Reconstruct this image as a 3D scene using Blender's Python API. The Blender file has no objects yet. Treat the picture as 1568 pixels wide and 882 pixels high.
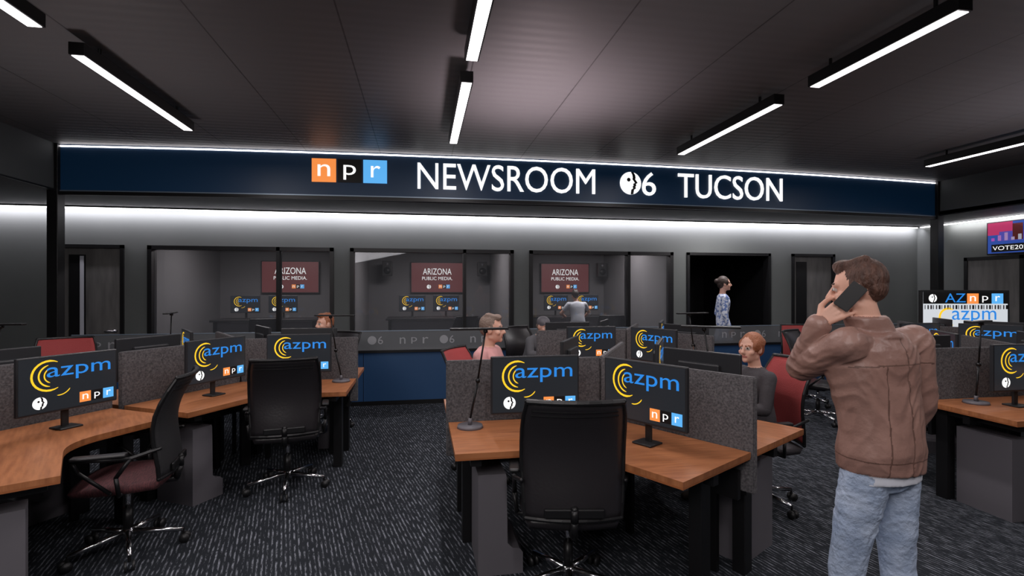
import bpy, bmesh, math, random, time
import numpy as np
from mathutils import Vector, Matrix, noise
from mathutils.bvhtree import BVHTree
random.seed(3)
sc=bpy.context.scene
col=sc.collection
R=math.radians
V=Vector
try:
    sc.view_settings.view_transform='Standard'
except Exception: pass

# ------------------------------------------------------------ materials
def mat(name,c,rough=.6,metal=0,emis=None,es=0,noise_=None,bump=None,spec=None,alpha=None,coat=0):
    m=bpy.data.materials.new(name); m.use_nodes=True
    nt=m.node_tree; b=nt.nodes['Principled BSDF']
    b.inputs['Base Color'].default_value=(*c,1); b.inputs['Roughness'].default_value=rough
    b.inputs['Metallic'].default_value=metal
    if spec is not None: b.inputs['Specular IOR Level'].default_value=spec
    if coat: b.inputs['Coat Weight'].default_value=coat
    if emis: 
        b.inputs['Emission Color'].default_value=(*emis,1); b.inputs['Emission Strength'].default_value=es
    tc=nt.nodes.new('ShaderNodeTexCoord')
    if noise_:
        sca,c2,lo,hi=noise_[:4]; stretch=noise_[4] if len(noise_)>4 else (1,1,1)
        mp=nt.nodes.new('ShaderNodeMapping'); mp.inputs['Scale'].default_value=stretch
        n=nt.nodes.new('ShaderNodeTexNoise'); n.inputs['Scale'].default_value=sca; n.inputs['Detail'].default_value=4
        r=nt.nodes.new('ShaderNodeValToRGB'); r.color_ramp.elements[0].position=lo; r.color_ramp.elements[1].position=hi
        r.color_ramp.elements[0].color=(*c,1); r.color_ramp.elements[1].color=(*c2,1)
        nt.links.new(tc.outputs['Object'],mp.inputs[0]); nt.links.new(mp.outputs[0],n.inputs['Vector'])
        nt.links.new(n.outputs['Fac'],r.inputs[0]); nt.links.new(r.outputs[0],b.inputs['Base Color'])
    if bump:
        sca,st=bump[:2]; stretch=bump[2] if len(bump)>2 else (1,1,1)
        mp=nt.nodes.new('ShaderNodeMapping'); mp.inputs['Scale'].default_value=stretch
        n=nt.nodes.new('ShaderNodeTexNoise'); n.inputs['Scale'].default_value=sca; n.inputs['Detail'].default_value=5
        bp=nt.nodes.new('ShaderNodeBump'); bp.inputs['Strength'].default_value=st; bp.inputs['Distance'].default_value=.02
        nt.links.new(tc.outputs['Object'],mp.inputs[0]); nt.links.new(mp.outputs[0],n.inputs['Vector'])
        nt.links.new(n.outputs['Fac'],bp.inputs['Height']); nt.links.new(bp.outputs[0],b.inputs['Normal'])
    return m
def emat(name,c,s): return mat(name,(c[0]*.3,c[1]*.3,c[2]*.3),.5,0,c,s)

M_black=mat('black_plastic',(.012,.012,.013),.45)
M_blackm=mat('black_metal',(.01,.01,.011),.4,.3)
M_chrome=mat('chrome',(.6,.6,.62),.18,1)
M_grey=mat('grey_metal',(.125,.118,.132),.5)
M_wood=mat('desk_wood',(.42,.162,.064),.40,noise_=(5,(.28,.098,.037),.35,.7,(1,9,1)),bump=(40,.05))
M_wooded=mat('desk_edge',(.33,.11,.035),.5)
M_felt=mat('felt_panel',(.062,.059,.063),.95,noise_=(80,(.15,.142,.148),.34,.70),bump=(90,.3))
M_mesh=mat('chair_mesh',(.014,.014,.016),.6,bump=(60,.25,(1,1,12)))
M_leather=mat('chair_leather',(.018,.016,.018),.33,bump=(60,.05))
M_maroon=mat('maroon_fabric',(.11,.03,.034),.8,noise_=(30,(.05,.015,.018),.4,.6,(1,6,1)),bump=(150,.2))
M_red=mat('red_mesh',(.34,.045,.045),.75,bump=(120,.2))
M_screen=mat('screen_dark',(.006,.007,.009),.2,0,(.02,.022,.026),.8)
M_yel=emat('logo_yellow',(1,.60,.02),1.0)
M_blu=emat('logo_blue',(.02,.23,.72),.95)
M_wht=emat('logo_white',(1,1,1),1.0)
M_wht2=emat('display_white',(.8,.85,.9),.7)
M_org=emat('logo_orange',(.9,.27,.06),1.0)
M_cyan=emat('logo_cyan',(.10,.42,.85),1.0)
M_blk=mat('logo_black',(.003,.003,.004),.5)
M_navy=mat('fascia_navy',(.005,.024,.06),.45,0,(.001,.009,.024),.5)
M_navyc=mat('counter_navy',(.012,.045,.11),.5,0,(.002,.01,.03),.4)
M_trim=mat('steel_trim',(.25,.32,.4),.4,.5)
M_led=mat('led_strip',(1,1,1),.5,0,(1,.95,.97),5)
M_lamp=mat('lamp_diffuser',(1,1,1),.5,0,(1,.96,.97),3)
M_wall=mat('wall_paint',(.105,.115,.112),.7,noise_=(1.3,(.12,.13,.127),.3,.7),bump=(200,.03))
M_wall2=mat('wall_paint_studio',(.13,.125,.13),.8)
M_bulk=mat('bulkhead_paint',(.075,.083,.087),.7)
M_door=mat('door_laminate',(.17,.165,.16),.6,noise_=(14,(.11,.108,.105),.3,.7,(1,1,.15)))
M_skin=mat('skin',(.68,.38,.28),.5,bump=(90,.04))
M_lip=mat('lips',(.45,.16,.13),.5)
M_eye=mat('eye_white',(.6,.57,.54),.25)
M_iris=mat('iris_dark',(.03,.018,.012),.2)
M_hair_b=mat('hair_brown',(.060,.027,.018),.55,noise_=(60,(.13,.06,.04),.3,.7,(1,1,.3)),bump=(70,1.0,(1,1,.35)))
M_hair_o=mat('hair_auburn',(.30,.10,.04),.5,bump=(80,.4))
M_hair_g=mat('hair_grey',(.20,.14,.11),.6,bump=(80,.4))
M_hair_d=mat('hair_dark',(.035,.02,.015),.5,bump=(80,.4))
M_jacket=mat('jacket_leather',(.32,.185,.15),.43,noise_=(6,(.235,.13,.105),.35,.7),bump=(18,.35))
M_seam=mat('jacket_seam',(.14,.075,.058),.5)
M_denim=mat('denim',(.42,.50,.64),.85,noise_=(9,(.22,.29,.42),.35,.72),bump=(45,.5))
M_white=mat('white_cloth',(.6,.62,.68),.8)
M_pink=mat('pink_shirt',(.60,.30,.29),.8,bump=(30,.3))
M_slate=mat('dark_cardigan',(.05,.045,.05),.85,bump=(30,.3))
M_floral=mat('floral_dress',(.14,.22,.48),.8,noise_=(22,(.7,.75,.85),.44,.52))
M_grn=mat('grey_shirt',(.11,.11,.12),.8)
M_dark=mat('dark_trousers',(.02,.02,.025),.85)
M_shoe=mat('shoe_leather',(.03,.02,.015),.4)
M_glasst=mat('monitor_back',(.02,.021,.024),.4)

def glass(name,col_,tr,rough=.03):
    m=bpy.data.materials.new(name); m.use_nodes=True; nt=m.node_tree
    nt.nodes.remove(nt.nodes['Principled BSDF']); o=nt.nodes['Material Output']
    t=nt.nodes.new('ShaderNodeBsdfTransparent'); g=nt.nodes.new('ShaderNodeBsdfPrincipled')
    t.inputs[0].default_value=(.93,.94,.95,1)
    g.inputs['Base Color'].default_value=(*col_,1); g.inputs['Roughness'].default_value=rough
    g.inputs['Metallic'].default_value=.35 if name=='window_glass' else 0
    mx=nt.nodes.new('ShaderNodeMixShader'); mx.inputs[0].default_value=1-tr
    nt.links.new(t.outputs[0],mx.inputs[1]); nt.links.new(g.outputs[0],mx.inputs[2]); nt.links.new(mx.outputs[0],o.inputs[0])
    return m
M_glass=glass('window_glass',(.25,.26,.28),.82,.02)
M_frost=glass('frosted_glass',(.16,.17,.18),.35,.4)
M_frlogo=mat('frosted_logo',(.32,.33,.35),.6)

def carpet():
    m=bpy.data.materials.new('carpet_floor'); m.use_nodes=True; nt=m.node_tree; b=nt.nodes['Principled BSDF']
    b.inputs['Roughness'].default_value=.95; b.inputs['Specular IOR Level'].default_value=.15
    tc=nt.nodes.new('ShaderNodeTexCoord')
    N=nt.nodes.new; L=nt.links.new
    mp=N('ShaderNodeMapping'); mp.inputs['Rotation'].default_value=(0,0,R(-14)); L(tc.outputs['Object'],mp.inputs[0])
    wv=N('ShaderNodeTexWave'); wv.wave_type='BANDS'; wv.bands_direction='X'; wv.inputs['Scale'].default_value=12
    wv.inputs['Distortion'].default_value=.8; wv.inputs['Detail'].default_value=2; wv.inputs['Detail Scale'].default_value=1.2
    L(mp.outputs[0],wv.inputs['Vector'])
    mp2=N('ShaderNodeMapping'); mp2.inputs['Scale'].default_value=(40,7,1); L(mp.outputs[0],mp2.inputs[0])
    n=N('ShaderNodeTexNoise'); n.inputs['Scale'].default_value=1.6; n.inputs['Detail'].default_value=4; n.inputs['Roughness'].default_value=.7
    L(mp2.outputs[0],n.inputs['Vector'])
    r1=N('ShaderNodeValToRGB'); r1.color_ramp.elements[0].position=.47; r1.color_ramp.elements[1].position=.60
    L(n.outputs['Fac'],r1.inputs[0])
    r2=N('ShaderNodeValToRGB'); r2.color_ramp.elements[0].position=.5; r2.color_ramp.elements[1].position=.85
    L(wv.outputs['Fac'],r2.inputs[0])
    mu=N('ShaderNodeMath'); mu.operation='MULTIPLY'; L(r1.outputs[0],mu.inputs[0]); L(r2.outputs[0],mu.inputs[1])
    mx=N('ShaderNodeMix'); mx.data_type='RGBA'; L(mu.outputs[0],mx.inputs['Factor'])
    mx.inputs['A'].default_value=(.017,.020,.025,1); mx.inputs['B'].default_value=(.21,.225,.26,1)
    L(mx.outputs['Result'],b.inputs['Base Color'])
    return m
M_carpet=carpet()

def ceilmat():
    m=bpy.data.materials.new('ceiling_panels'); m.use_nodes=True; nt=m.node_tree; b=nt.nodes['Principled BSDF']
    N=nt.nodes.new; L=nt.links.new
    b.inputs['Roughness'].default_value=.5
    tc=N('ShaderNodeTexCoord'); sp=N('ShaderNodeSeparateXYZ'); L(tc.outputs['Object'],sp.inputs[0])
    a=N('ShaderNodeMath'); a.operation='MULTIPLY_ADD'; a.inputs[1].default_value=1/.95; a.inputs[2].default_value=20.575; L(sp.outputs['X'],a.inputs[0])
    f=N('ShaderNodeMath'); f.operation='FRACT'; L(a.outputs[0],f.inputs[0])
    g=N('ShaderNodeMath'); g.operation='LESS_THAN'; g.inputs[1].default_value=.012; L(f.outputs[0],g.inputs[0])
    mx=N('ShaderNodeMix'); mx.data_type='RGBA'; L(g.outputs[0],mx.inputs['Factor'])
    mx.inputs['A'].default_value=(.14,.142,.147,1); mx.inputs['B'].default_value=(.05,.05,.052,1)
    L(mx.outputs['Result'],b.inputs['Base Color'])
    s=N('ShaderNodeMath'); s.operation='MULTIPLY'; s.inputs[1].default_value=2*math.pi/.11; L(sp.outputs['Y'],s.inputs[0])
    q=N('ShaderNodeMath'); q.operation='SINE'; L(s.outputs[0],q.inputs[0])
    bp=N('ShaderNodeBump'); bp.inputs['Strength'].default_value=.2; bp.inputs['Distance'].default_value=.003
    L(q.outputs[0],bp.inputs['Height']); L(bp.outputs[0],b.inputs['Normal'])
    return m
M_ceil=ceilmat()
# ------------------------------------------------------------ mesh builder
_tc={}
def text_mesh(s,extr=0):
    k=(s,extr)
    if k in _tc: return _tc[k]
    cu=bpy.data.curves.new('t','FONT'); cu.body=s; cu.size=1; cu.extrude=extr; cu.resolution_u=4
    ob=bpy.data.objects.new('t',cu)
    me=ob.to_mesh()
    vs=[v.co.copy() for v in me.vertices]; fs=[tuple(p.vertices) for p in me.polygons]
    ob.to_mesh_clear(); bpy.data.objects.remove(ob); bpy.data.curves.remove(cu)
    x0=min(v.x for v in vs);x1=max(v.x for v in vs);y0=min(v.y for v in vs);y1=max(v.y for v in vs)
    _tc[k]=(vs,fs,x0,x1,y0,y1); return _tc[k]

class MB:
    def __init__(s): s.v=[]; s.f=[]; s.m=[]; s.sm=[]; s.mats=[]
    def mi(s,m):
        if m not in s.mats: s.mats.append(m)
        return s.mats.index(m)
    def add(s,tb,m,smooth=False,M=None):
        if M is not None: tb.transform(M)
        i=s.mi(m); b=len(s.v); tb.verts.index_update()
        s.v.extend(v.co.to_tuple() for v in tb.verts)
        for f in tb.faces:
            s.f.append([b+v.index for v in f.verts]); s.m.append(i); s.sm.append(smooth)
        tb.free()
    def box(s,c,d,m,bev=0,rz=0,M=None,seg=2):
        tb=bmesh.new(); bmesh.ops.create_cube(tb,size=1); bmesh.ops.scale(tb,vec=d,verts=tb.verts)
        if bev: bmesh.ops.bevel(tb,geom=tb.edges[:],offset=bev,segments=seg,affect='EDGES',profile=.5)
        T=Matrix.Translation(c)@Matrix.Rotation(rz,4,'Z')
        if M is not None: T=T@M
        s.add(tb,m,bool(bev) and seg>2,T)
    def b2(s,x0,x1,y0,y1,z0,z1,m,bev=0): s.box(((x0+x1)/2,(y0+y1)/2,(z0+z1)/2),(abs(x1-x0),abs(y1-y0),abs(z1-z0)),m,bev)
    def cyl(s,p0,p1,r0,r1,m,seg=16):
        p0=V(p0);p1=V(p1);d=p1-p0; tb=bmesh.new()
        bmesh.ops.create_cone(tb,cap_ends=True,segments=seg,radius1=r0,radius2=r1,depth=d.length)
        s.add(tb,m,seg>8,Matrix.Translation((p0+p1)/2)@d.to_track_quat('Z','Y').to_matrix().to_4x4())
    def sph(s,c,r,m,seg=12):
        tb=bmesh.new(); bmesh.ops.create_uvsphere(tb,u_segments=seg,v_segments=max(6,seg//2),radius=1)
        if not hasattr(r,'__len__'): r=(r,r,r)
        s.add(tb,m,True,Matrix.Translation(c)@Matrix.Diagonal((*r,1)))
    def tube(s,pts,r,m,seg=10):
        for i in range(len(pts)-1):
            s.cyl(pts[i],pts[i+1],r,r,m,seg); s.sph(pts[i+1],r,m,seg)
        s.sph(pts[0],r,m,seg)
    def prism(s,pts,z0,z1,m,mside=None):
        tb=bmesh.new(); vs=[tb.verts.new((p[0],p[1],z0)) for p in pts]; f=tb.faces.new(vs)
        r=bmesh.ops.extrude_face_region(tb,geom=[f]); vv=[e for e in r['geom'] if isinstance(e,bmesh.types.BMVert)]
        bmesh.ops.translate(tb,verts=vv,vec=(0,0,z1-z0)); bmesh.ops.recalc_face_normals(tb,faces=tb.faces[:])
        s.add(tb,m)
    def prismM(s,pts,t,m,M):
        tb=bmesh.new(); vs=[tb.verts.new((p[0],p[1],-t/2)) for p in pts]; f=tb.faces.new(vs)
        r=bmesh.ops.extrude_face_region(tb,geom=[f]); vv=[e for e in r['geom'] if isinstance(e,bmesh.types.BMVert)]
        bmesh.ops.translate(tb,verts=vv,vec=(0,0,t)); bmesh.ops.recalc_face_normals(tb,faces=tb.faces[:])
        s.add(tb,m,False,M)
    # flat items in XZ plane facing -Y
    def poly(s,pts,y,m,bend=None):
        tb=bmesh.new(); vs=[tb.verts.new((p[0],(bend(p[0]) if bend else 0)+y,p[1])) for p in pts]
        tb.faces.new(vs); s.add(tb,m)
    def rect(s,x0,x1,z0,z1,y,m,bend=None): s.poly([(x0,z0),(x1,z0),(x1,z1),(x0,z1)],y,m,bend)
    def disc(s,cx,cz,r,y,m,bend=None,n=28): s.poly([(cx+r*math.cos(2*math.pi*i/n),cz+r*math.sin(2*math.pi*i/n)) for i in range(n)],y,m,bend)
    def arc(s,cx,cz,r,w,a0,a1,y,m,n=18):
        tb=bmesh.new(); pr=None
        for i in range(n+1):
            a=R(a0+(a1-a0)*i/n); q=min(1,min(i,n-i)/3+.3); ww=w*q/2
            v=[tb.verts.new((cx+(r-ww)*math.cos(a),y,cz+(r-ww)*math.sin(a))),tb.verts.new((cx+(r+ww)*math.cos(a),y,cz+(r+ww)*math.sin(a)))]
            if pr: tb.faces.new((pr[0],pr[1],v[1],v[0]))
            pr=v
        bmesh.ops.recalc_face_normals(tb,faces=tb.faces[:]); s.add(tb,m)
    def text(s,t,x0,x1,z0,z1,y,m,bend=None,extr=0,M=None):
        vs,fs,a0,a1,b0,b1=text_mesh(t,extr)
        i=s.mi(m); b=len(s.v)
        for v in vs:
            x=x0+(v.x-a0)/(a1-a0)*(x1-x0); z=z0+(v.y-b0)/(b1-b0)*(z1-z0)
            s.v.append((x,y+(bend(x) if bend else 0)-v.z,z))
        for f in fs: s.f.append([b+q for q in f]); s.m.append(i); s.sm.append(False)
    def pbs(s,cx,cz,r,y,bend=None,e=.0015):
        s.disc(cx,cz,r,y,M_wht,bend)
        C=[(.02,.99),(.16,.72),(.20,.48),(.16,.36),(.40,.04),(.23,-.05),(.27,-.2),(.19,-.28),(.23,-.46),(.06,-.56),(.0,-.99)]
        def cl(p):
            l=math.hypot(*p); return p if l<=1 else (p[0]/l,p[1]/l)
        P=C+[cl((x+.26,z)) for x,z in C[::-1]]
        s.poly([(cx+p[0]*r,cz+p[1]*r) for p in P],y-e,M_blk,bend)
        s.disc(cx-.18*r,cz+.30*r,r*.17,y-e,M_blk,bend,12)
    def npr(s,x0,x1,z0,z1,y,bend=None,e=.0015,dark=False):
        g=(x1-x0)*.02; w=(x1-x0-2*g)/3; h=z1-z0
        for i,(ch,mm) in enumerate((('n',M_org),('p',M_blk),('r',M_cyan))):
            a=x0+i*(w+g); s.rect(a,a+w,z0,z1,y,mm,bend)
            if ch=='n': s.text('n',a+.24*w,a+.76*w,z0+.25*h,z0+.75*h,y-e,M_wht,bend)
            if ch=='p': s.text('p',a+.24*w,a+.76*w,z0+.12*h,z0+.75*h,y-e,M_wht,bend)
            if ch=='r': s.text('r',a+.32*w,a+.72*w,z0+.25*h,z0+.75*h,y-e,M_wht,bend)
    def mesh(s,name):
        me=bpy.data.meshes.new(name); me.from_pydata(s.v,[],s.f)
        me.polygons.foreach_set('material_index',s.m); me.polygons.foreach_set('use_smooth',s.sm); me.update()
        for m in s.mats: me.materials.append(m)
        return me
def inst(name,me,loc=(0,0,0),rz=0,parent=None):
    o=bpy.data.objects.new(name,me); o.location=loc; o.rotation_euler=(0,0,rz); col.objects.link(o)
    if parent: o.parent=parent
    return o
def obj(name,mb,loc=(0,0,0),rz=0): return inst(name,mb.mesh(name),loc,rz)
def area(name,loc,sx,sy,e,c=(1,1,1),rot=(0,0,0),spread=None):
    l=bpy.data.lights.new(name,'AREA'); l.shape='RECTANGLE'; l.size=sx; l.size_y=sy; l.energy=e; l.color=c
    if spread: l.spread=spread
    o=bpy.data.objects.new(name,l); o.location=loc; o.rotation_euler=rot; col.objects.link(o); return o

# ------------------------------------------------------------ people (built first, in an otherwise empty scene)
class P:
    def __init__(s): s.p=[]; s.T=Matrix.Identity(4)
    def _a(s,lab,tb):
        tb.transform(s.T); tb.verts.index_update()
        s.p.append((lab,[v.co.to_tuple() for v in tb.verts],[[v.index for v in f.verts] for f in tb.faces])); tb.free()
    def cap(s,lab,p0,p1,r0,r1):
        p0=V(p0);p1=V(p1);d=p1-p0; tb=bmesh.new()
        q=d.to_track_quat('Z','Y').to_matrix().to_4x4()
        bmesh.ops.create_cone(tb,cap_ends=True,segments=16,radius1=r0,radius2=r1,depth=d.length,matrix=Matrix.Translation((p0+p1)/2)@q)
        for p,r in ((p0,r0),(p1,r1)): bmesh.ops.create_uvsphere(tb,u_segments=16,v_segments=10,radius=r*.995,matrix=Matrix.Translation(p)@q)
        s._a(lab,tb)
    def ell(s,lab,c,r,M=None):
        tb=bmesh.new(); T=Matrix.Translation(c)
        if M is not None: T=T@M
        bmesh.ops.create_uvsphere(tb,u_segments=20,v_segments=14,radius=1,matrix=T@Matrix.Diagonal((*r,1))); s._a(lab,tb)
    def loft(s,lab,rings,n=28,pw=1.0):
        tb=bmesh.new(); pr=None
        for (c,xa,ya,rx,ry) in rings:
            c=V(c); vs=[]
            for i in range(n):
                t=2*math.pi*i/n; ct,st=math.cos(t),math.sin(t)
                ct=math.copysign(abs(ct)**pw,ct); st=math.copysign(abs(st)**pw,st)
                vs.append(tb.verts.new(c+xa*ct*rx+ya*st*ry))
            if pr:
                for i in range(n): tb.faces.new((pr[i],pr[(i+1)%n],vs[(i+1)%n],vs[i]))
            else: tb.faces.new(vs[::-1])
            pr=vs
        tb.faces.new(pr); bmesh.ops.recalc_face_normals(tb,faces=tb.faces[:]); s._a(lab,tb)
    def hand(s,w,d,n,sg,curl=.3,lab='skin',k=1.0):
        w=V(w); d=V(d).normalized(); n=V(n); n=(n-d*n.dot(d)).normalized(); side=d.cross(n)*sg
        for i in range(4):
            o=.030-.020*i
            kn=w+d*(.088-.004*abs(i-1))*k+side*o*k
            s.cap(lab,w+d*.005+side*o*.45*k,kn,.0145*k,.0115*k)
            ln=[.070,.079,.074,.058][i]*k; ang=.10; p=kn; fan=side*(.14-.095*i)
            for f,rr in ((.46,.0094),(.30,.0084),(.24,.0076)):
                ang+=curl*(1+.12*i); dd=((d+fan)*math.cos(ang)+n*math.sin(ang)).normalized(); q=p+dd*ln*f
                s.cap(lab,p,q,rr*k,(rr-.0008)*k); p=q
        a=w+d*.022*k+side*.022*k; b=a+(d*.55+side*.75+n*.35).normalized()*.045*k; c=b+(d*.9+side*.25+n*.45).normalized()*.034*k; e=c+(d*.95+n*.5).normalized()*.024*k
        s.cap(lab,a,b,.0165*k,.0125*k); s.cap(lab,b,c,.0118*k,.0105*k); s.cap(lab,c,e,.0105*k,.009*k)
    def head(s,c,yaw,pitch,style):
        T0=s.T; s.T=T0@Matrix.Translation(c)@Matrix.Rotation(yaw,4,'Z')@Matrix.Rotation(pitch,4,'X')
        s.ell('skin',(0,.012,.03),(.074,.094,.098)); s.ell('skin',(0,-.028,-.04),(.056,.062,.066))
        s.ell('skin',(0,-.072,-.083),(.024,.018,.02)); s.cap('skin',(-.045,.01,-.06),(0,-.07,-.082),.02,.018); s.cap('skin',(.045,.01,-.06),(0,-.07,-.082),.02,.018)
        s.cap('skin',(0,-.083,.022),(0,-.108,-.02),.009,.0125); s.ell('skin',(.011,-.095,-.024),(.009,.01,.008)); s.ell('skin',(-.011,-.095,-.024),(.009,.01,.008))
        s.cap('skin',(-.04,-.072,.032),(.04,-.072,.032),.013,.013)
        for q in (-1,1):
            s.ell('skin',(q*.076,.008,-.003),(.010,.021,.032),Matrix.Rotation(R(-q*15),4,'Z')); s.ell('skin',(q*.045,-.055,-.02),(.022,.024,.022))
            s.ell('eye',(q*.03,-.078,.012),(.014,.009,.0075)); s.ell('iris',(q*.03,-.0845,.012),(.006,.005,.006))
            s.cap('hair',(q*.016,-.0875,.035),(q*.046,-.076,.036),.0045,.0035)
        s.cap('lip',(-.018,-.086,-.052),(.018,-.086,-.052),.0065,.0065)
        if style=='short':
            s.ell('hair',(0,.028,.050),(.079,.088,.089)); s.ell('hair',(0,.058,.012),(.068,.052,.062)); s.ell('hair',(0,-.040,.112),(.052,.042,.026))
            for q in (-1,1): s.cap('hair',(q*.069,-.008,.04),(q*.069,-.006,.006),.010,.007); s.cap('hair',(q*.028,-.055,.100),(q*.035,.04,.128),.022,.020)
            s.cap('hair',(-.03,-.068,.104),(.03,-.064,.112),.016,.015)
        elif style=='bun':
            s.ell('hair',(0,.028,.045),(.084,.096,.097)); s.ell('hair',(0,.125,.05),(.042,.04,.042)); s.ell('hair',(0,.06,.0),(.07,.06,.07))
            for q in (-1,1): s.ell('hair',(q*.066,-.005,.035),(.02,.05,.05))
        elif style=='cap':
            s.ell('hair',(0,.05,.0),(.076,.06,.06)); s.ell('hat',(0,.018,.062),(.088,.1,.082)); s.loft('hat',[((0,-.09,.055),V((1,0,0)),V((0,1,0)),.06,.07),((0,-.09,.066),V((1,0,0)),V((0,1,0)),.06,.07)])
        s.T=T0
def body(p,j,e=.0,sleeve='top',top='top',bot='bot',hem=.02,skirt=False,fem=False,shortsleeve=False,arm=1.0):
    J={k:V(v) for k,v in j.items() if k not in('hL','hR','hy','hp','style')}
    pel,nk=J['pel'],J['neck']; ax=(nk-pel).normalized(); X=(J['shL']-J['shR']).normalized(); X=(X-ax*X.dot(ax)).normalized(); Y=ax.cross(X)
    hx=(J['hipL']-J['hipR']).normalized(); hx=(hx-ax*hx.dot(ax)).normalized()
    L=(nk-pel).length
    w=.90 if fem else 1
    prof=[(-.03,.158,.108),(.10,.163,.112),(.25,.150,.105),(.42,.148 if not fem else .128,.104),(.60,.165,.114),(.76,.180,.118),(.88,.170,.105),(.95,.125,.085),(1.0,.07,.066)]
    rings=[]
    for t,rx,ry in prof:
        xx=hx.lerp(X,max(0,min(1,t*1.3))).normalized(); rings.append((pel+ax*L*t+Y*(.012*math.sin(t*6)),xx,ax.cross(xx),(rx+e)*w,(ry+e)*w))
    p.loft(top,rings,pw=.88)
    if not skirt:
        p.loft(bot,[(pel-ax*.10,hx,ax.cross(hx),.11,.085),(pel-ax*.05,hx,ax.cross(hx),.158*w,.112),(pel+ax*.03,hx,ax.cross(hx),.160*w,.115),(pel+ax*.08,hx,ax.cross(hx),.148*w,.104)],pw=.9)
    p.cap('skin',nk-ax*.02,V(J['head'])+V((0,.02,-.06)),.056*w,.052*w)
    p.cap(top,nk-ax*.06,J['shL']-ax*.005,.065,.058*w+e*.6); p.cap(top,nk-ax*.06,J['shR']-ax*.005,.065,.058*w+e*.6)
    for s in 'LR':
        sh,el,wr=J['sh'+s],J['el'+s],J['wr'+s]
        if shortsleeve:
            p.cap(top,sh,sh.lerp(el,.55),.058*w+e*.5,.050*w+e*.5); p.cap('skin',sh.lerp(el,.4),el,.043*w,.038*w); p.cap('skin',el,wr,.039*w,.026*w)
        else:
            p.cap(sleeve,sh,el,(.058*w+e*.5)*arm,(.048*w+e*.5)*arm); p.cap(sleeve,el,el.lerp(wr,.93),(.048*w+e*.5)*arm,(.036*w+e*.3)*arm); p.cap('skin',el.lerp(wr,.8),wr,.026*w,.024*w)
        hip,kn,an,toe=J['hip'+s],J['kn'+s],J['an'+s],J['toe'+s]
        if skirt:
            p.cap('skin',kn,an,.052*w,.032*w)
        else:
            p.cap(bot,hip,kn,.089*w,.064*w); p.cap(bot,kn,kn.lerp(an,.3),.063*w,.062*w); p.cap(bot,kn.lerp(an,.3),an,.062*w,.050*w)
        p.cap('shoe',an+V((0,.02,-.035)),toe,.042,.033); p.cap('shoe',an+V((0,.0,.0)),an+V((0,.02,-.04)),.04,.042)
        d,n=j['h'+s][:2]; cu=j['h'+s][2] if len(j['h'+s])>2 else .3
        p.hand(wr,d,n,j['h'+s][3] if len(j['h'+s])>3 else (1 if s=='L' else -1),cu,k=1 if not fem else .9)
    p.head(J['head'],j.get('hy',0),j.get('hp',0),j['style'])
def merge(parts):
    v=[];f=[]
    for _,a,b in parts:
        o=len(v); v.extend(a); f.extend([[o+i for i in q] for q in b])
    return v,f
def finish(p,name,mats,loc,rz,vox=.008,scale=1,wrinkle=None,iters=3,seam=None):
    v,f=merge(p.p)
    me=bpy.data.meshes.new('t'); me.from_pydata(v,[],f)
    o=bpy.data.objects.new('t',me); col.objects.link(o)
    m=o.modifiers.new('r','REMESH'); m.mode='VOXEL'; m.voxel_size=vox
    m=o.modifiers.new('s','SMOOTH'); m.factor=.5; m.iterations=iters
    dg=bpy.context.evaluated_depsgraph_get()
    out=bpy.data.meshes.new_from_object(o.evaluated_get(dg)); bpy.data.objects.remove(o); bpy.data.meshes.remove(me)
    labs=[]; trees=[]
    for lab in dict.fromkeys(q[0] for q in p.p):
        a,b=merge([q for q in p.p if q[0]==lab]); labs.append(lab); trees.append(BVHTree.FromPolygons([V(x) for x in a],b))
    out.materials.clear()
    for lab in labs: out.materials.append(mats[lab])
    bias={'skin':.0005,'eye':-.002,'iris':-.003,'hair':-.001,'lip':-.001}
    fl=[0]*len(out.polygons)
    bs=[bias.get(l,0) for l in labs]; last=0
    cen=np.empty(len(fl)*3); out.polygons.foreach_get('center',cen); cen=cen.reshape(-1,3).tolist()
    for k,c in enumerate(cen):
        bi=last; r=trees[last].find_nearest(c,.06); bd=(r[3]+bs[last]) if r[3] is not None else .06
        for i,t in enumerate(trees):
            if i==last: continue
            r=t.find_nearest(c,max(1e-5,bd-bs[i]))
            if r[3] is None: continue
            d=r[3]+bs[i]
            if d<bd: bd=d; bi=i
        fl[k]=bi; last=bi
    if seam:
        out.materials.append(M_seam); si=len(labs); ti=labs.index('top')
        fs=[si if (fl[k]==ti and seam(cen[k])) else fl[k] for k in range(len(fl))]
    else: fs=fl
    out.polygons.foreach_set('material_index',fs)
    out.polygons.foreach_set('use_smooth',[True]*len(fl))
    if wrinkle:
        n=len(out.vertices); amp=[9]*n
        for k,pl in enumerate(out.polygons):
            a=wrinkle.get(labs[fl[k]],0)
            for v in pl.vertices:
                if a<amp[v]: amp[v]=a
        cs=np.empty(n*3); out.vertices.foreach_get('co',cs); nr=np.empty(n*3); out.vertex_normals.foreach_get('vector',nr)
        cs=cs.reshape(-1,3); nr=nr.reshape(-1,3); dsp=np.zeros(n)
        for i in range(n):
            a=amp[i]
            if a and a<9:
                x,y,z=cs[i]
                w=noise.noise(V((x*4,y*4,z*3)))*1.2
                n1=1-abs(noise.noise(V((x*9+z*6+w*2,y*9-z*6,z*11+w*3))))*2.2
                dsp[i]=a*(max(-.3,n1)*.7+noise.noise(V((x*7,y*7,z*6)))*.8)
        cs=cs+nr*dsp[:,None]
        out.vertices.foreach_set('co',cs.ravel())
    out.transform(Matrix.Scale(scale,4)); out.name=name; out.update()
    return inst(name,out,loc,rz)
base_m={'skin':M_skin,'eye':M_eye,'iris':M_iris,'lip':M_lip,'shoe':M_shoe,'bot':M_dark,'hat':M_slate}

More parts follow.
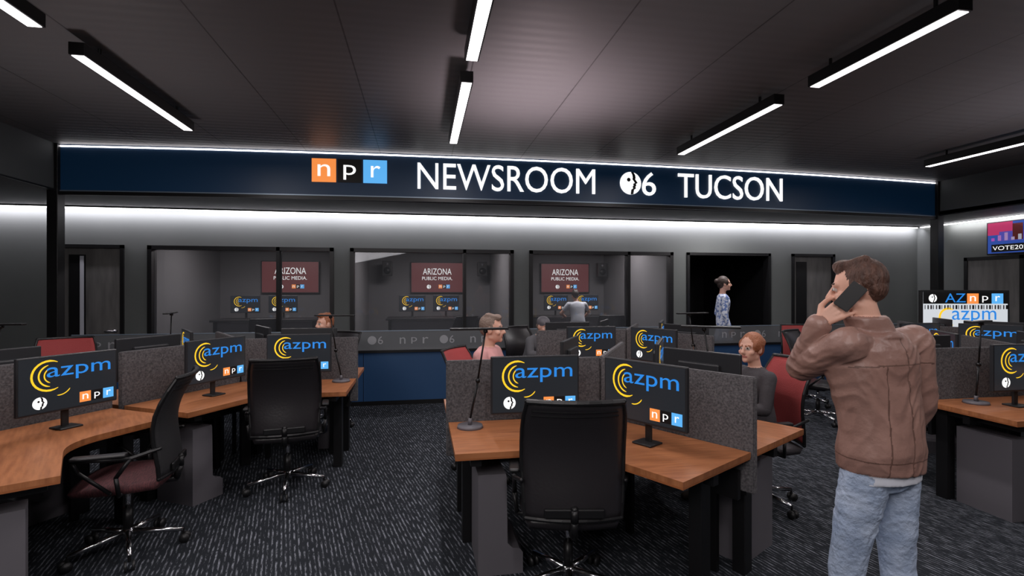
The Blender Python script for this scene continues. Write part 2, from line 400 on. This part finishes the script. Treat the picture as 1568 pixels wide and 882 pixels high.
def sit(**k):
    j=dict(pel=(0,.05,.58),neck=(0,.02,1.09),shL=(.175,.02,1.03),shR=(-.175,.02,1.03),elL=(.235,-.06,.80),elR=(-.235,-.06,.80),
      wrL=(.17,-.27,.80),wrR=(-.17,-.27,.80),hipL=(.09,.03,.56),hipR=(-.09,.03,.56),knL=(.12,-.40,.53),knR=(-.12,-.40,.53),
      anL=(.12,-.40,.11),anR=(-.12,-.38,.11),toeL=(.13,-.54,.035),toeR=(-.13,-.52,.035),head=(0,-.02,1.235),
      hL=((-.2,-1,-.1),(0,0,-1),.25,1),hR=((.2,-1,-.1),(0,0,-1),.25,-1),hy=0,hp=0,style='short'); j.update(k); return j
def stand(**k):
    j=dict(pel=(0,0,.96),neck=(0,.015,1.50),shL=(.185,.01,1.445),shR=(-.185,.01,1.445),elL=(.24,.03,1.17),elR=(-.24,.03,1.17),
      wrL=(.24,-.06,.93),wrR=(-.24,-.06,.93),hipL=(.085,0,.92),hipR=(-.085,0,.92),knL=(.105,-.02,.51),knR=(-.105,-.01,.51),
      anL=(.115,.02,.10),anR=(-.115,.02,.10),toeL=(.14,-.13,.035),toeR=(-.14,-.13,.035),head=(0,-.02,1.665),
      hL=((0,-.15,-1),(-1,0,0),.3,-1),hR=((0,-.15,-1),(1,0,0),.3,1),hy=0,hp=0,style='short'); j.update(k); return j

# hero: man on phone
Xa,Ya=V((1,0,0)),V((0,1,0))
p=P()
elb=V((.165,-.235,1.325)); wri=V((.198,-.118,1.53)); HD=V((.055,-.058,1.662)); HY=R(30)
j=stand(neck=(.028,-.018,1.49),shL=(.190,.0,1.445),elL=elb,wrL=wri,
  elR=(-.245,.0,1.18),wrR=(-.235,-.10,.97),head=HD,hy=HY,hp=R(5),
  hL=((-.52,.60,.60),(-.8,-.45,-.1),.20,1),hR=((.15,-.35,-1),(1,.2,0),.35,1),
  knL=(.12,-.06,.50),anL=(.13,-.02,.10),toeL=(.16,-.17,.035),knR=(-.10,.0,.51),anR=(-.10,.08,.10),toeR=(-.12,-.07,.035))
body(p,j,e=.018,arm=1.08)
p.loft('top',[((0,0,.935),Xa,Ya,.173,.127),((0,0,.985),Xa,Ya,.176,.130)],pw=.88)
p.loft('top',[((.018,-.01,1.44),Xa,Ya,.098,.090),((.030,-.022,1.50),Xa,Ya,.083,.082),((.042,-.035,1.555),Xa,Ya,.079,.080)])
p.loft('top',[((.022,-.012,1.475),Xa,Ya,.103,.096),((.026,-.018,1.492),Xa,Ya,.098,.092)])
p.loft('tee',[((0,0,.895),Xa,Ya,.163,.118),((0,0,.96),Xa,Ya,.163,.118)],pw=.88)
p.cap('top',elb.lerp(wri,.80),elb.lerp(wri,.92),.046,.045)
def seam(c):
    x,y,z=c
    if abs(x)>.21: return False
    if y>.03 and z<1.47 and (abs(x-.003)<.003 or abs(abs(x)-.105)<.0028 and z<1.37): return True
    if y>.0 and abs(z-(1.372-.25*abs(x)*abs(x)))<.003: return True
    if abs(z-.99)<.003: return True
    return False
HL=(1.85,1.80,0)
finish(p,'man_on_phone',dict(base_m,top=M_jacket,bot=M_denim,tee=M_white,hair=M_hair_b),HL,R(190),vox=.0050,scale=.985,wrinkle={'top':.007,'bot':.006},iters=3,seam=seam)
mb=MB()
Mph=Matrix.Scale(.985,4)@Matrix.Translation(HD)@Matrix.Rotation(HY,4,'Z')@Matrix.Translation((.098,-.014,-.022))@Matrix.Rotation(R(8),4,'Z')@Matrix.Rotation(R(-38),4,'X')
tb=bmesh.new(); bmesh.ops.create_cube(tb,size=1); bmesh.ops.scale(tb,vec=(.010,.062,.118),verts=tb.verts); bmesh.ops.bevel(tb,geom=tb.edges[:],offset=.003,segments=2,affect='EDGES'); mb.add(tb,M_black,False,Mph)
obj('mobile_phone',mb,HL,R(190))
p=P(); j=stand(style='bun',elL=(.24,.05,1.17),wrL=(.20,-.08,.95),hR=((0,-.15,-1),(1,0,0),.3,1)); body(p,j,fem=True,skirt=True,sleeve='top')
p.loft('top',[((0,0,.62),Xa,Ya,.19,.16),((0,0,.8),Xa,Ya,.172,.145),((0,0,.95),Xa,Ya,.155,.11)])
finish(p,'woman_in_floral_dress',dict(base_m,top=M_floral,hair=M_hair_d),(5.09,8.0,0),R(70),vox=.009,scale=1.03)
p=P(); body(p,sit(hy=R(10)),e=.008); finish(p,'seated_man_pink_shirt',dict(base_m,top=M_pink,hair=M_hair_g),(.60,4.50,0),R(62),vox=.008,scale=1.035)
p=P(); body(p,sit(hy=R(22),style='bun'),fem=True,e=.008); finish(p,'seated_woman_cardigan',dict(base_m,top=M_slate,hair=M_hair_o),(2.51,3.55,0),R(268),vox=.008,scale=.955)
p=P(); body(p,sit(hy=R(-20),style='short'),e=.005); finish(p,'seated_man_auburn_hair',dict(base_m,top=M_grn,hair=M_hair_o),(-1.12,6.4,0),R(325),vox=.010,scale=.985)
p=P(); body(p,sit(neck=(0,-.14,1.03),shL=(.175,-.14,.97),shR=(-.175,-.14,.97),head=(0,-.22,1.155),elL=(.22,-.2,.80),elR=(-.22,-.2,.80),wrL=(.15,-.40,.80),wrR=(-.15,-.40,.80),hp=R(15),style='cap'),e=.005)
finish(p,'seated_man_with_cap',dict(base_m,top=M_grn,hair=M_hair_g,hat=M_grey),(1.50,6.85,0),R(30),vox=.010,scale=.98)
p=P(); body(p,stand(neck=(0,-.10,1.46),shL=(.185,-.1,1.40),shR=(-.185,-.1,1.40),head=(.02,-.16,1.60),elR=(-.34,-.25,1.22),wrR=(-.25,-.42,1.06),elL=(.36,-.12,1.2),wrL=(.2,-.34,1.12),hL=((-.2,-1,-.1),(0,0,-1),.25,1),hR=((.2,-1,-.1),(0,0,-1),.25,-1)),shortsleeve=True,e=.008)
finish(p,'man_in_white_tshirt',dict(base_m,top=M_white,hair=M_hair_d),(3.22,10.28,0),R(180),vox=.011,scale=.93)

# ------------------------------------------------------------ room shell
XL,XR=-4.51,8.66; CH=3.46; SH=2.87; YB=8.65
mb=MB(); mb.b2(-8,10,-4,13,-.1,0,M_carpet); obj('floor',mb)
mb=MB(); mb.b2(XL-.02,XR+.02,-4,7.6,CH,CH+.1,M_ceil); obj('ceiling',mb)
mb=MB()
mb.b2(-8,XL,-4,YB+.1,SH,SH+.08,M_bulk); mb.b2(XR,10,-4,YB+.1,SH,SH+.08,M_bulk); mb.b2(XL,XR,7.42,YB+.1,SH,SH+.08,M_bulk)
obj('ceiling_soffit',mb)
mb=MB(); mb.b2(XL-.1,XL,-4,7.4,SH,CH,M_bulk); mb.b2(XL-.1,XL+.012,-4,7.3,SH,SH+.02,M_blackm); obj('trim_1',mb)
mb=MB(); mb.b2(XR,XR+.1,-4,7.4,SH,CH,M_bulk); mb.b2(XR-.012,XR+.1,-4,7.3,SH,SH+.02,M_blackm); obj('trim_2',mb)
mb=MB(); mb.b2(-8.1,-8,-4,YB,0,SH,M_wall); obj('wall_left',mb)
mb=MB(); mb.b2(9.75,9.85,-4,YB,0,SH,M_wall); obj('wall_right',mb)
mb=MB(); mb.b2(-8,10,-4.1,-4,0,CH+.1,M_wall); obj('wall_front',mb)
WT=2.3
wins=[(-4.10,-1.39,-2.235),(-1.137,1.56,.72),(1.834,4.50,3.65)]
doors=[(-5.29,-4.42),(6.92,7.85)]
opening=(4.77,6.47)
mb=MB(); mb.b2(-8,9.8,YB,YB+.12,WT,SH+.1,M_wall)
xs=[-8,-5.29,-4.42,-4.10,-1.39,-1.137,1.56,1.834,4.50,4.77,6.47,6.92,7.85,9.8]
for i in range(0,len(xs),2): mb.b2(xs[i],xs[i+1],YB,YB+.12,0,WT,M_wall)
for a,b,_ in wins: mb.b2(a,b,YB,YB+.12,0,.12,M_wall)
obj('wall_back',mb)
for i,(a,b,mu) in enumerate(wins):
    mb=MB(); f=.06
    for x0,x1,z0,z1 in ((a,a+f,.12,WT),(b-f,b,.12,WT),(a,b,WT-f,WT),(a,b,.12,.12+f),(mu-.025,mu+.025,.12,WT)):
        mb.b2(x0,x1,YB-.03,YB+.13,z0,z1,M_blackm)
    mb.b2(a+f,mu-.025,YB+.05,YB+.062,.18,WT-f,M_glass); mb.b2(mu+.025,b-f,YB+.05,YB+.062,.18,WT-f,M_glass)
    obj('window_%d'%(i+1),mb)
for i,(a,b) in enumerate(doors):
    mb=MB(); f=.05
    for x0,x1,z0,z1 in ((a,a+f,0,WT),(b-f,b,0,WT),(a,b,WT-f,WT)): mb.b2(x0,x1,YB-.03,YB+.1,z0,z1,M_blackm)
    mb.b2(a+f,b-f,YB+.02,YB+.065,0.01,WT-f,M_door)
    vx=a+.12
    mb.b2(vx,vx+.22,YB+.01,YB+.05,.75,WT-.15,M_blk)
    if i==0: mb.b2(vx+.15,vx+.2,YB+.003,YB+.03,.85,WT-.17,M_white)
    mb.cyl((b-.12,YB-.02,1.0),(b-.26,YB-.02,1.0),.012,.012,M_chrome); mb.cyl((b-.12,YB-.02,1.0),(b-.12,YB+.03,1.0),.02,.02,M_chrome)
    obj('door_%d'%(i+1),mb)
mb=MB(); a,b=opening
mb.b2(a,a+.05,YB-.03,YB+.13,0,WT,M_blackm); mb.b2(b-.05,b,YB-.03,YB+.13,0,WT,M_blackm); mb.b2(a,b,YB-.03,YB+.13,WT-.05,WT,M_blackm)
obj('door_3',mb)
mb=MB(); mb.b2(4.69,4.73,YB+.12,11,0,2.8,M_blk); mb.b2(6.5,6.6,YB+.12,11,0,2.8,M_blk); mb.b2(4.69,6.6,11,11.1,0,2.8,M_blk); mb.b2(4.69,6.6,YB+.12,11,2.7,2.8,M_blk); obj('wall_hallway',mb)  # darkness of the hallway is put into the black wall colour
mb=MB(); 
mb.b2(9.72,9.745,6.8,6.86,0,2.20,M_blackm); mb.b2(9.72,9.745,7.68,7.74,0,2.20,M_blackm); mb.b2(9.72,9.745,6.8,7.74,2.14,2.20,M_blackm); mb.b2(9.735,9.747,6.86,7.68,0.01,2.14,M_door)
mb.cyl((9.69,6.95,1.0),(9.69,7.08,1.0),.012,.012,M_chrome)
obj('door_4',mb)
SY=12.5
mb=MB(); mb.b2(-4.7,4.7,SY,SY+.1,0,2.8,M_wall2); obj('wall_studio_back',mb)
mb=MB()
for x in (-4.5,-1.265,1.697,4.64): mb.b2(x-.04,x+.04,YB+.12,SY,0,2.75,M_wall2)
obj('wall_studio_partition',mb)
mb=MB(); mb.b2(-4.7,4.7,YB+.12,SY+.1,2.75,2.83,M_bulk); obj('ceiling_studio',mb)

# fascia
def yf(x): return 7.34-.32*(1-((x-2.07)/6.6)**2)
def strip(mb,x0,x1,off0,off1,z0,z1,m,n=48,arch=0):
    tb=bmesh.new(); pr=None
    for i in range(n+1):
        x=x0+(x1-x0)*i/n; y=yf(x)
        v=[tb.verts.new((x,y+off0,z0)),tb.verts.new((x,y+off0,z1)),tb.verts.new((x,y+off1,z1)),tb.verts.new((x,y+off1,z0))]
        if pr:
            for k in range(4): tb.faces.new((pr[k],pr[(k+1)%4],v[(k+1)%4],v[k]))
        else: tb.faces.new(v)
        pr=v
    tb.faces.new(pr[::-1]); bmesh.ops.recalc_face_normals(tb,faces=tb.faces[:]); mb.add(tb,m)
mb=MB()
strip(mb,XL,XR,0,.3,SH,CH-.001,M_navy)
strip(mb,XL,XR,-.015,.02,SH-.005,SH+.012,M_trim)
strip(mb,XL,XR,-.03,.0,SH-.05,SH-.005,M_blackm)
strip(mb,XL,XR,-.012,.0,CH-.032,CH-.016,M_led)
E=-.012
mb.npr(-1.42,-.452,3.05,3.36,E,yf,.004)
mb.text('NEWSROOM',-.05,2.45,2.99,3.35,-.012,M_wht,yf,.01)
mb.pbs(2.99,3.17,.165,E,yf,.004)
mb.text('6',3.17,3.385,3.0,3.34,-.012,M_wht,yf,.01)
mb.text('TUCSON',3.74,5.52,2.99,3.35,-.012,M_wht,yf,.01)
obj('newsroom_sign_fascia',mb)
for k,x in enumerate((XL-.02,XR+.02)):
    mb=MB(); mb.b2(x-.06,x+.06,7.28,7.42,0,CH,M_blackm,.005); obj('support_column',mb)

# cove strips
mb=MB(); mb.b2(-8,9.7,YB-.05,YB-.01,SH-.035,SH-.02,M_led); mb.b2(-8,9.7,YB-.07,YB-.05,SH-.02,SH,M_blackm); obj('led_cove_light',mb)
area('cove_lamp_back',(.9,YB-.12,SH-.05),17.6,.04,115,(.97,.92,1.0),(R(36),0,0))
mb=MB(); mb.b2(9.70,9.74,-1,YB-.1,SH-.035,SH-.02,M_led); obj('led_cove_light',mb)
area('cove_lamp_right',(9.64,4,SH-.05),.04,8,40,(1,.95,.97),(0,R(-38),0))
def fixture(x,y0,y1,e=22):
    mb=MB(); L=y1-y0
    mb.box((0,0,0),(.105,L,.09),M_blackm,.004); mb.box((0,0,-.043),(.08,L-.03,.012),M_lamp)
    mb.cyl((0,-L*.35,.04),(0,-L*.35,.12),.012,.012,M_blackm,8); mb.cyl((0,L*.35,.04),(0,L*.35,.12),.012,.012,M_blackm,8)
    obj('linear_ceiling_light',mb,(x,(y0+y1)/2,3.345))
    area('linear_lamp',(x,(y0+y1)/2,3.28),.08,L,e,(1,.93,.94))
for x in (-2.4,.36,3.16): 
    fixture(x,4.1,5.88,24); 
fixture(-2.4,2.3,3.72,24); fixture(.36,2.3,3.72,24); fixture(3.18,2.52,3.72,24)
fixture(6.78,4.1,5.88); fixture(6.78,1.6,3.4)
for x in (-2.4,.36,3.16): fixture(x,-1.2,.6,36)
def added_uplight(x,y,e,c,ss=125,z=2.2):  # unseen spot added to throw a soft glow up onto the ceiling
    l=bpy.data.lights.new('added_ceiling_wash','SPOT'); l.energy=e; l.spot_size=R(ss); l.spot_blend=1; l.shadow_soft_size=.2; l.color=c
    o=bpy.data.objects.new('added_ceiling_wash',l); o.location=(x,y,z); o.rotation_euler=(R(180),0,0); col.objects.link(o)
added_uplight(1.1,4.75,150,(1,.78,.83),116,2.1); added_uplight(6.3,3.4,75,(1,.84,.88),150,1.7); added_uplight(-2.6,4.6,34,(1,.88,.90),160,1.6); added_uplight(1.5,2.2,24,(1,.9,.92),160,1.6)

# ------------------------------------------------------------ counter
mb=MB(); cy=7.42
mb.b2(-4.4,8.5,cy,cy+.08,0,.74,M_navyc); mb.b2(-4.42,8.52,cy-.04,cy+.35,.74,.775,M_blackm)
mb.b2(-4.4,8.5,cy-.005,cy+.01,0,.06,M_blackm)
for x in np.arange(-3.2,8.5,1.2): mb.b2(x,x+.006,cy-.003,cy+.01,.06,.74,M_blackm)
mb.b2(-4.4,8.5,cy,cy+.012,.775,1.045,M_frost); mb.b2(-4.4,8.5,cy-.003,cy+.015,1.04,1.05,M_trim)
x=-4.3
while x<8:
    for k,ch in enumerate('npr'): 
        mb.text(ch,x+k*.16,x+k*.16+.08,.86,.95,cy-.004,M_frlogo)
    mb.disc(x+.62,.915,.06,cy-.004,M_frlogo); mb.text('6',x+.7,x+.77,.86,.97,cy-.004,M_frlogo)
    x+=1.0
obj('reception_counter',mb)
# ------------------------------------------------------------ workstation pods
L_=1.08; DW=.70
c60,s60=.5,math.sqrt(3)/2
def desk_mesh():
    mb=MB(); g=.028
    d2=V((c60,-s60)); n2=V((-s60,-c60))
    inner=V((-g/ s60*c60,-g))
    e1b=V((-L_,-g)); e1f=V((-L_,-DW)); 
    corner=V((-DW/math.tan(R(60)),-DW))
    e2f=d2*L_+n2*DW; e2b=d2*L_+n2*g
    a=corner+V((-.22,0)); b=corner+d2*.22
    cur=[a.lerp(corner,t).lerp(corner.lerp(b,t),t) for t in [i/8 for i in range(9)]]
    pts=[inner,e1b,e1f]+cur+[e2f,e2b]
    mb.prism([(p.x,p.y) for p in pts],.722,.75,M_wood)
    c=sum((p for p in pts),V((0,0)))/len(pts)
    mb.prism([(c.x+(p.x-c.x)*.998,c.y+(p.y-c.y)*.998) for p in pts],.712,.7225,M_wooded)
    for (d,n,rz,ws) in ((V((-1,0)),V((0,-1)),0,(.12,)),(d2,n2,R(-60),(DW/2,))):
        for w in ws:
            p=d*(L_-.12)+n*w; mb.box((p.x,p.y,.355),(.075,.09,.71),M_blackm,.004,rz)
        p=d*(L_-.12)+n*(DW/2); mb.box((p.x,p.y,.685),(.06,DW-.1,.05),M_blackm,0,rz)
        p=d*(L_*.5+.08)+n*(DW*.5); mb.box((p.x,p.y,.67),(L_*.8,.05,.06),M_blackm,0,rz)
        p=d*(L_*.5)+n*.05; mb.box((p.x,p.y,.56),(L_*.9,.03,.16),M_blackm,0,rz)
    mb.box((-.10,-.17,.35),(.08,.08,.70),M_blackm,.004,R(-30))
    P=[(0,0),(.26,0),(.26,.12),(.24,.145),(.20,.15),(.17,.18),(.165,.56),(.16,.58),(0,.58)]
    M=Matrix.Translation((-L_+.14,-.38,0))@Matrix.Rotation(R(90),4,'X')
    mb.prismM(P,.38,M_grey,M)
    return mb.mesh('workstation_desk')
def panel_mesh():
    mb=MB()
    for a in (180,300,60):
        M=Matrix.Rotation(R(a),4,'Z')
        tb=bmesh.new(); bmesh.ops.create_cube(tb,size=1); bmesh.ops.scale(tb,vec=(L_,.04,.64),verts=tb.verts)
        bmesh.ops.bevel(tb,geom=tb.edges[:],offset=.006,segments=2,affect='EDGES')
        mb.add(tb,M_felt,False,M@Matrix.Translation((L_/2+.015,0,.84)))
        for t in (.25,.85):
            tb=bmesh.new(); bmesh.ops.create_cube(tb,size=1); bmesh.ops.scale(tb,vec=(.05,.03,.54),verts=tb.verts)
            mb.add(tb,M_blackm,False,M@Matrix.Translation((t,0,.27)))
    return mb.mesh('divider_panel')
def monitor_mesh():
    mb=MB(); z=.30
    mb.box((0,.0,z),(.56,.028,.355),M_glasst,.006)
    mb.box((0,.025,z),(.3,.03,.2),M_glasst,.01)
    mb.rect(-.27,.27,z-.165,z+.168,-.0148,M_screen)
    mb.box((0,.03,.006),(.13,.12,.012),M_black,.005,0)
    mb.box((0,.045,.14),(.04,.018,.27),M_black,.004)
    y=-.0165
    cx,cz=-.115,z+.055
    mb.arc(cx,cz,.092,.012,62,300,y,M_yel); mb.arc(cx+.012,cz,.068,.009,105,262,y,M_yel); mb.arc(cx+.02,cz,.047,.007,115,250,y,M_yel)
    mb.arc(cx+.05,cz-.06,.07,.006,262,330,y,M_yel)
    mb.text('azpm',-.13,.235,z+.015,z+.105,y-.001,M_blu)
    mb.pbs(-.165,z-.108,.038,y)
    mb.npr(.05,.255,z-.145,z-.078,y)
    return mb.mesh('computer_monitor')
def lamp_mesh():
    mb=MB()
    mb.cyl((0,0,0),(0,0,.018),.085,.08,M_grey,24); mb.cyl((0,0,.018),(0,0,.06),.014,.012,M_grey)
    mb.tube([(0,0,.05),(.05,0,.30)],.007,M_blackm); mb.tube([(.05,0,.30),(.10,0,.62)],.006,M_blackm)
    mb.tube([(.012,.0,.09),(.062,.012,.31)],.003,M_chrome,6)
    mb.cyl((.05,-.014,.30),(.05,.014,.30),.014,.014,M_blackm)
    mb.cyl((.10,-.014,.62),(.10,.014,.62),.014,.014,M_blackm)
    mb.box((.06,0,.635),(.38,.05,.014),M_blackm,.004)
    return mb.mesh('desk_lamp')
def chair_mesh(mback,mseat):
    mb=MB()
    for k in range(5):
        a=R(72*k+18); ca,sa=math.cos(a),math.sin(a)
        mb.cyl((ca*.03,sa*.03,.115),(ca*.30,sa*.30,.085),.021,.013,M_chrome,10)
        mb.cyl((ca*.30,sa*.30,.09),(ca*.30,sa*.30,.05),.008,.008,M_blackm,8)
        for o in (-.016,.016):
            px,py=ca*.31-sa*o,sa*.31+ca*o
            mb.cyl((px-sa*.010*np.sign(o),py+ca*.010*np.sign(o),.03),(px+sa*.004*np.sign(o),py-ca*.004*np.sign(o),.03),.03,.03,M_black,14)
    mb.cyl((0,0,.07),(0,0,.14),.035,.03,M_chrome); mb.cyl((0,0,.13),(0,0,.27),.026,.026,M_blackm); mb.cyl((0,0,.25),(0,0,.41),.016,.016,M_chrome)
    mb.box((0,.02,.415),(.2,.26,.05),M_black,.015)
    tb=bmesh.new(); bmesh.ops.create_grid(tb,x_segments=14,y_segments=14,size=.5)
    for v in tb.verts:
        x,y=v.co.x*2,v.co.y*2
        r=max(abs(x),abs(y)); q=(x*x+y*y)**.5 or 1
        k=(r/q)**.35; X=x*k*.265; Y=y*k*.25
        v.co=(X,Y,.485+.012*(1-x*x)*(1-y*y)-.035*max(0,-y-.55)-.03*max(0,(max(abs(x),abs(y)))-.85))
    r=bmesh.ops.extrude_face_region(tb,geom=tb.faces[:]); vv=[e for e in r['geom'] if isinstance(e,bmesh.types.BMVert)]
    for v in vv: v.co.z=.435; v.co.x*=.94; v.co.y*=.94
    bmesh.ops.recalc_face_normals(tb,faces=tb.faces[:]); mb.add(tb,mseat,True)
    def bp(u,w):
        z=.50+.60*w; hw=.240+.018*math.sin(math.pi*min(1,w*1.1)*.8)-.018*max(0,w-.85)/.15
        y=.235+.03*math.cos(w*5.2)+.11*w*w-.045*u*u
        return V((u*hw,y,z))
    tb=bmesh.new(); n,mv=12,16; G=[[tb.verts.new(bp(-1+2*i/n,j/mv)) for i in range(n+1)] for j in range(mv+1)]
    for j in range(mv):
        for i in range(n): tb.faces.new((G[j][i],G[j][i+1],G[j+1][i+1],G[j+1][i]))
    r=bmesh.ops.extrude_face_region(tb,geom=tb.faces[:]); vv=[e for e in r['geom'] if isinstance(e,bmesh.types.BMVert)]
    bmesh.ops.translate(tb,verts=vv,vec=(0,.016,0)); bmesh.ops.recalc_face_normals(tb,faces=tb.faces[:]); mb.add(tb,mback,True)
    off=V((0,.007,0))
    for u in (-1,1): mb.tube([bp(u,j/8)+off for j in range(9)],.012,M_blackm,8)
    for w,rr in ((0,.014),(1,.015)): mb.tube([bp(-1+2*i/8,w)+off for i in range(9)],rr,M_blackm,8)
    for w in (.92,.88): mb.tube([bp(-.85+1.7*i/8,w)+V((0,.014,0)) for i in range(9)],.006,M_blackm,6)
    mb.tube([(0,.10,.41),(0,.26,.42),(0,.285,.50),(0,.285,.56)],.02,M_blackm,10)
    mb.box((0,.278,.54),(.30,.02,.05),M_blackm,.008)
    for s in (-1,1):
        mb.tube([(s*.17,.04,.43),(s*.28,.04,.44),(s*.295,.03,.55),(s*.295,.10,.655),(s*.295,-.18,.665)],.012,M_blackm,10)
        mb.tube([(s*.295,-.18,.665),(s*.295,-.15,.60),(s*.285,.0,.46)],.011,M_blackm,10)
        mb.box((s*.295,-.05,.68),(.055,.27,.022),M_black,.009)
        mb.tube([(s*.295,.10,.655),(s*.26,.24,.69)],.011,M_blackm,8)
    return mb.mesh('office_chair')
DESK=desk_mesh(); PAN=panel_mesh(); MON=monitor_mesh(); LAMP=lamp_mesh()
CH_B=chair_mesh(M_leather,M_leather); CH_M=chair_mesh(M_mesh,M_maroon); CH_R=chair_mesh(M_red,M_slate)
m1=(-.56,-.36,0); m2=(-.0,-.717,-60)
def pod(hx,hy,base,stations=(0,1,2),skip=()):
    inst('divider_panel',PAN,(hx,hy,0),R(base))
    for k in stations:
        a=R(base+120*k); inst('workstation_desk',DESK,(hx,hy,0),a)
        for q,(x,y,r) in enumerate((m1,m2)):
            if (k,q) in skip: continue
            inst('computer_monitor',MON,(hx+x*math.cos(a)-y*math.sin(a),hy+x*math.sin(a)+y*math.cos(a),.7505),a+R(r))
pod(1.26,3.48,0,skip=((2,1),)); pod(-1.72,5.32,60); pod(-2.85,3.38,120); pod(5.03,3.5,0); pod(2.4,5.75,0); pod(6.5,5.6,0,(0,1))
def lamp(x,y,rz): inst('desk_lamp',LAMP,(x,y,.7505),R(rz))
lamp(.31,3.30,0); lamp(-.76,5.14,170); lamp(4.26,3.30,20); lamp(1.98,3.15,150); lamp(-2.6,5.9,100); lamp(2.85,4.95,190); lamp(-3.1,4.3,0)
def chair(me,x,y,face): inst('office_chair',me,(x,y,0),R(face+90))
chair(CH_B,.79,2.70,80); chair(CH_M,-1.82,3.60,190); chair(CH_B,-1.09,4.50,99)
chair(CH_R,-3.67,6.1,-60); chair(CH_R,5.4,6.45,250); chair(CH_B,4.85,5.6,300)
chair(CH_R,7.0,6.9,240)
chair(CH_R,.57,4.52,-30); chair(CH_R,2.53,3.55,178); chair(CH_B,-1.11,6.4,235); chair(CH_B,1.47,6.85,-60)
# ------------------------------------------------------------ studios content
def asign():
    mb=MB(); mb.box((0,0,0),(1.26,.04,.74),M_black,.004)
    mb.rect(-.61,.61,-.35,.35,-.022,mat('sign_maroon',(.05,.01,.01),.4,0,(.13,.035,.037),.8))
    mb.text('ARIZONA',-.34,.34,.07,.22,-.024,M_wht); mb.text('PUBLIC MEDIA.',-.36,.36,-.06,.02,-.024,M_wht)
    mb.pbs(-.2,-.22,.05,-.024); mb.npr(.03,.3,-.26,-.17,-.024)
    return mb.mesh('wall_display')
SIG=asign()
def speaker():
    mb=MB(); mb.box((0,0,0),(.22,.2,.34),M_black,.01); mb.cyl((0,-.1,-.05),(0,-.106,-.05),.08,.08,M_blackm,20); mb.cyl((0,-.1,.1),(0,-.106,.1),.03,.03,M_grey,16); mb.box((0,.15,0),(.05,.12,.05),M_blackm)
    return mb.mesh('wall_speaker')
SPK=speaker()
for cx in (-2.95,.38,3.56):
    inst('wall_display',SIG,(cx,SY-.05,1.9))
    mb=MB(); mb.box((0,0,1.0),(2.0,.8,.04),M_black,.005)
    for s in (-1,1): mb.box((s*.92,0,.49),(.06,.7,.98),M_blackm)
    mb.box((0,-.3,.6),(1.8,.02,.74),M_grey)
    obj('studio_desk',mb,(cx-.1,11.2,0))
    for dx in (-.42,.3): inst('computer_monitor',MON,(cx-.15+dx,11.2,1.021),0)
    inst('wall_speaker',SPK,(cx-1.15 if cx>-2 else cx+1.3,12.15,2.1)); inst('wall_speaker',SPK,(cx+1.05 if cx<3 else cx+.85,12.15,2.1))
    area('added_studio_fill',(cx,10.4,2.7),1.6,.5,60,(1,.93,.93))  # area light without a fixture, added to brighten the studio
chair(CH_B,-2.75,9.9,100); chair(CH_B,3.75,9.9,80); chair(CH_B,.7,10.0,120)
mb=MB(); mb.box((0,0,0),(1.0,.05,.56),M_black,.006)
mb.rect(-.48,.48,-.26,.26,-.027,emat('tv_blue',(.02,.06,.30),1.0))
mb.rect(-.48,-.1,.05,.26,-.028,emat('tv_magenta',(.45,.03,.12),.9)); mb.rect(-.3,.3,-.06,.10,-.029,emat('tv_violet',(.07,.06,.35),.9))
mb.rect(.2,.42,-.22,.2,-.030,emat('tv_cyan',(.1,.45,.7),.9)); mb.rect(-.1,.05,-.05,.22,-.031,M_red)
for i in range(5): mb.rect(-.42+i*.1,-.37+i*.1,-.05,.0+.04*(i%3),-.0315,emat('tv_skyline_%d'%i,(.5,.1+.1*i,.6),.6))
mb.rect(-.42,.2,-.24,-.11,-.031,M_blk); mb.text('VOTE2020',-.4,.18,-.21,-.14,-.032,M_wht)
mb.box((0,.04,0),(.3,.05,.3),M_blackm)
obj('wall_television',mb,(9.67,6.80,2.50),R(-90))
mb=MB(); mb.box((0,0,1.24),(1.3,.05,.76),M_black,.006)
mb.rect(-.62,.62,.89,1.59,-.027,M_wht2); mb.rect(-.62,.62,1.42,1.59,-.029,M_blk)
mb.text('AZ',-.3,.0,1.44,1.57,-.031,M_blu); mb.npr(.02,.55,1.42,1.57,-.032); mb.pbs(-.48,1.5,.06,-.031)
mb.text('azpm',-.2,.45,1.12,1.32,-.031,M_blu); mb.arc(-.25,1.22,.13,.03,60,300,-.031,M_yel)
for i in range(30): mb.rect(-.6+i*.041,-.6+i*.041+.012+.008*(i%3),1.34,1.40,-.031,M_blk if i%2 else M_grey)
mb.box((0,.06,.45),(.1,.06,.9),M_blackm); mb.box((0,.06,.02),(.9,.5,.04),M_blackm,.01)
obj('presentation_display',mb,(7.85,6.25,0),R(-10))

# ------------------------------------------------------------ added fill lights
area('added_room_fill',(-1.5,-1.5,3.2),2.5,1.5,88,(1,.93,.92),(R(35),R(-12),0))  # unseen area light added behind the camera to fill the room
area('added_counter_fill',(5.2,7.75,2.85),.5,.3,26,(1,.95,.95))  # no fixture here; added to brighten the woman behind the counter

w=bpy.data.worlds.new('World'); sc.world=w; w.use_nodes=True
w.node_tree.nodes['Background'].inputs[0].default_value=(.5,.5,.55,1); w.node_tree.nodes['Background'].inputs[1].default_value=.05

cam=bpy.data.cameras.new('Camera'); cam.lens=18; cam.sensor_width=36; cam.clip_start=.05
co=bpy.data.objects.new('Camera',cam); co.location=(0,0,1.65); co.rotation_euler=(R(90),0,R(-10.05)); col.objects.link(co); sc.camera=co
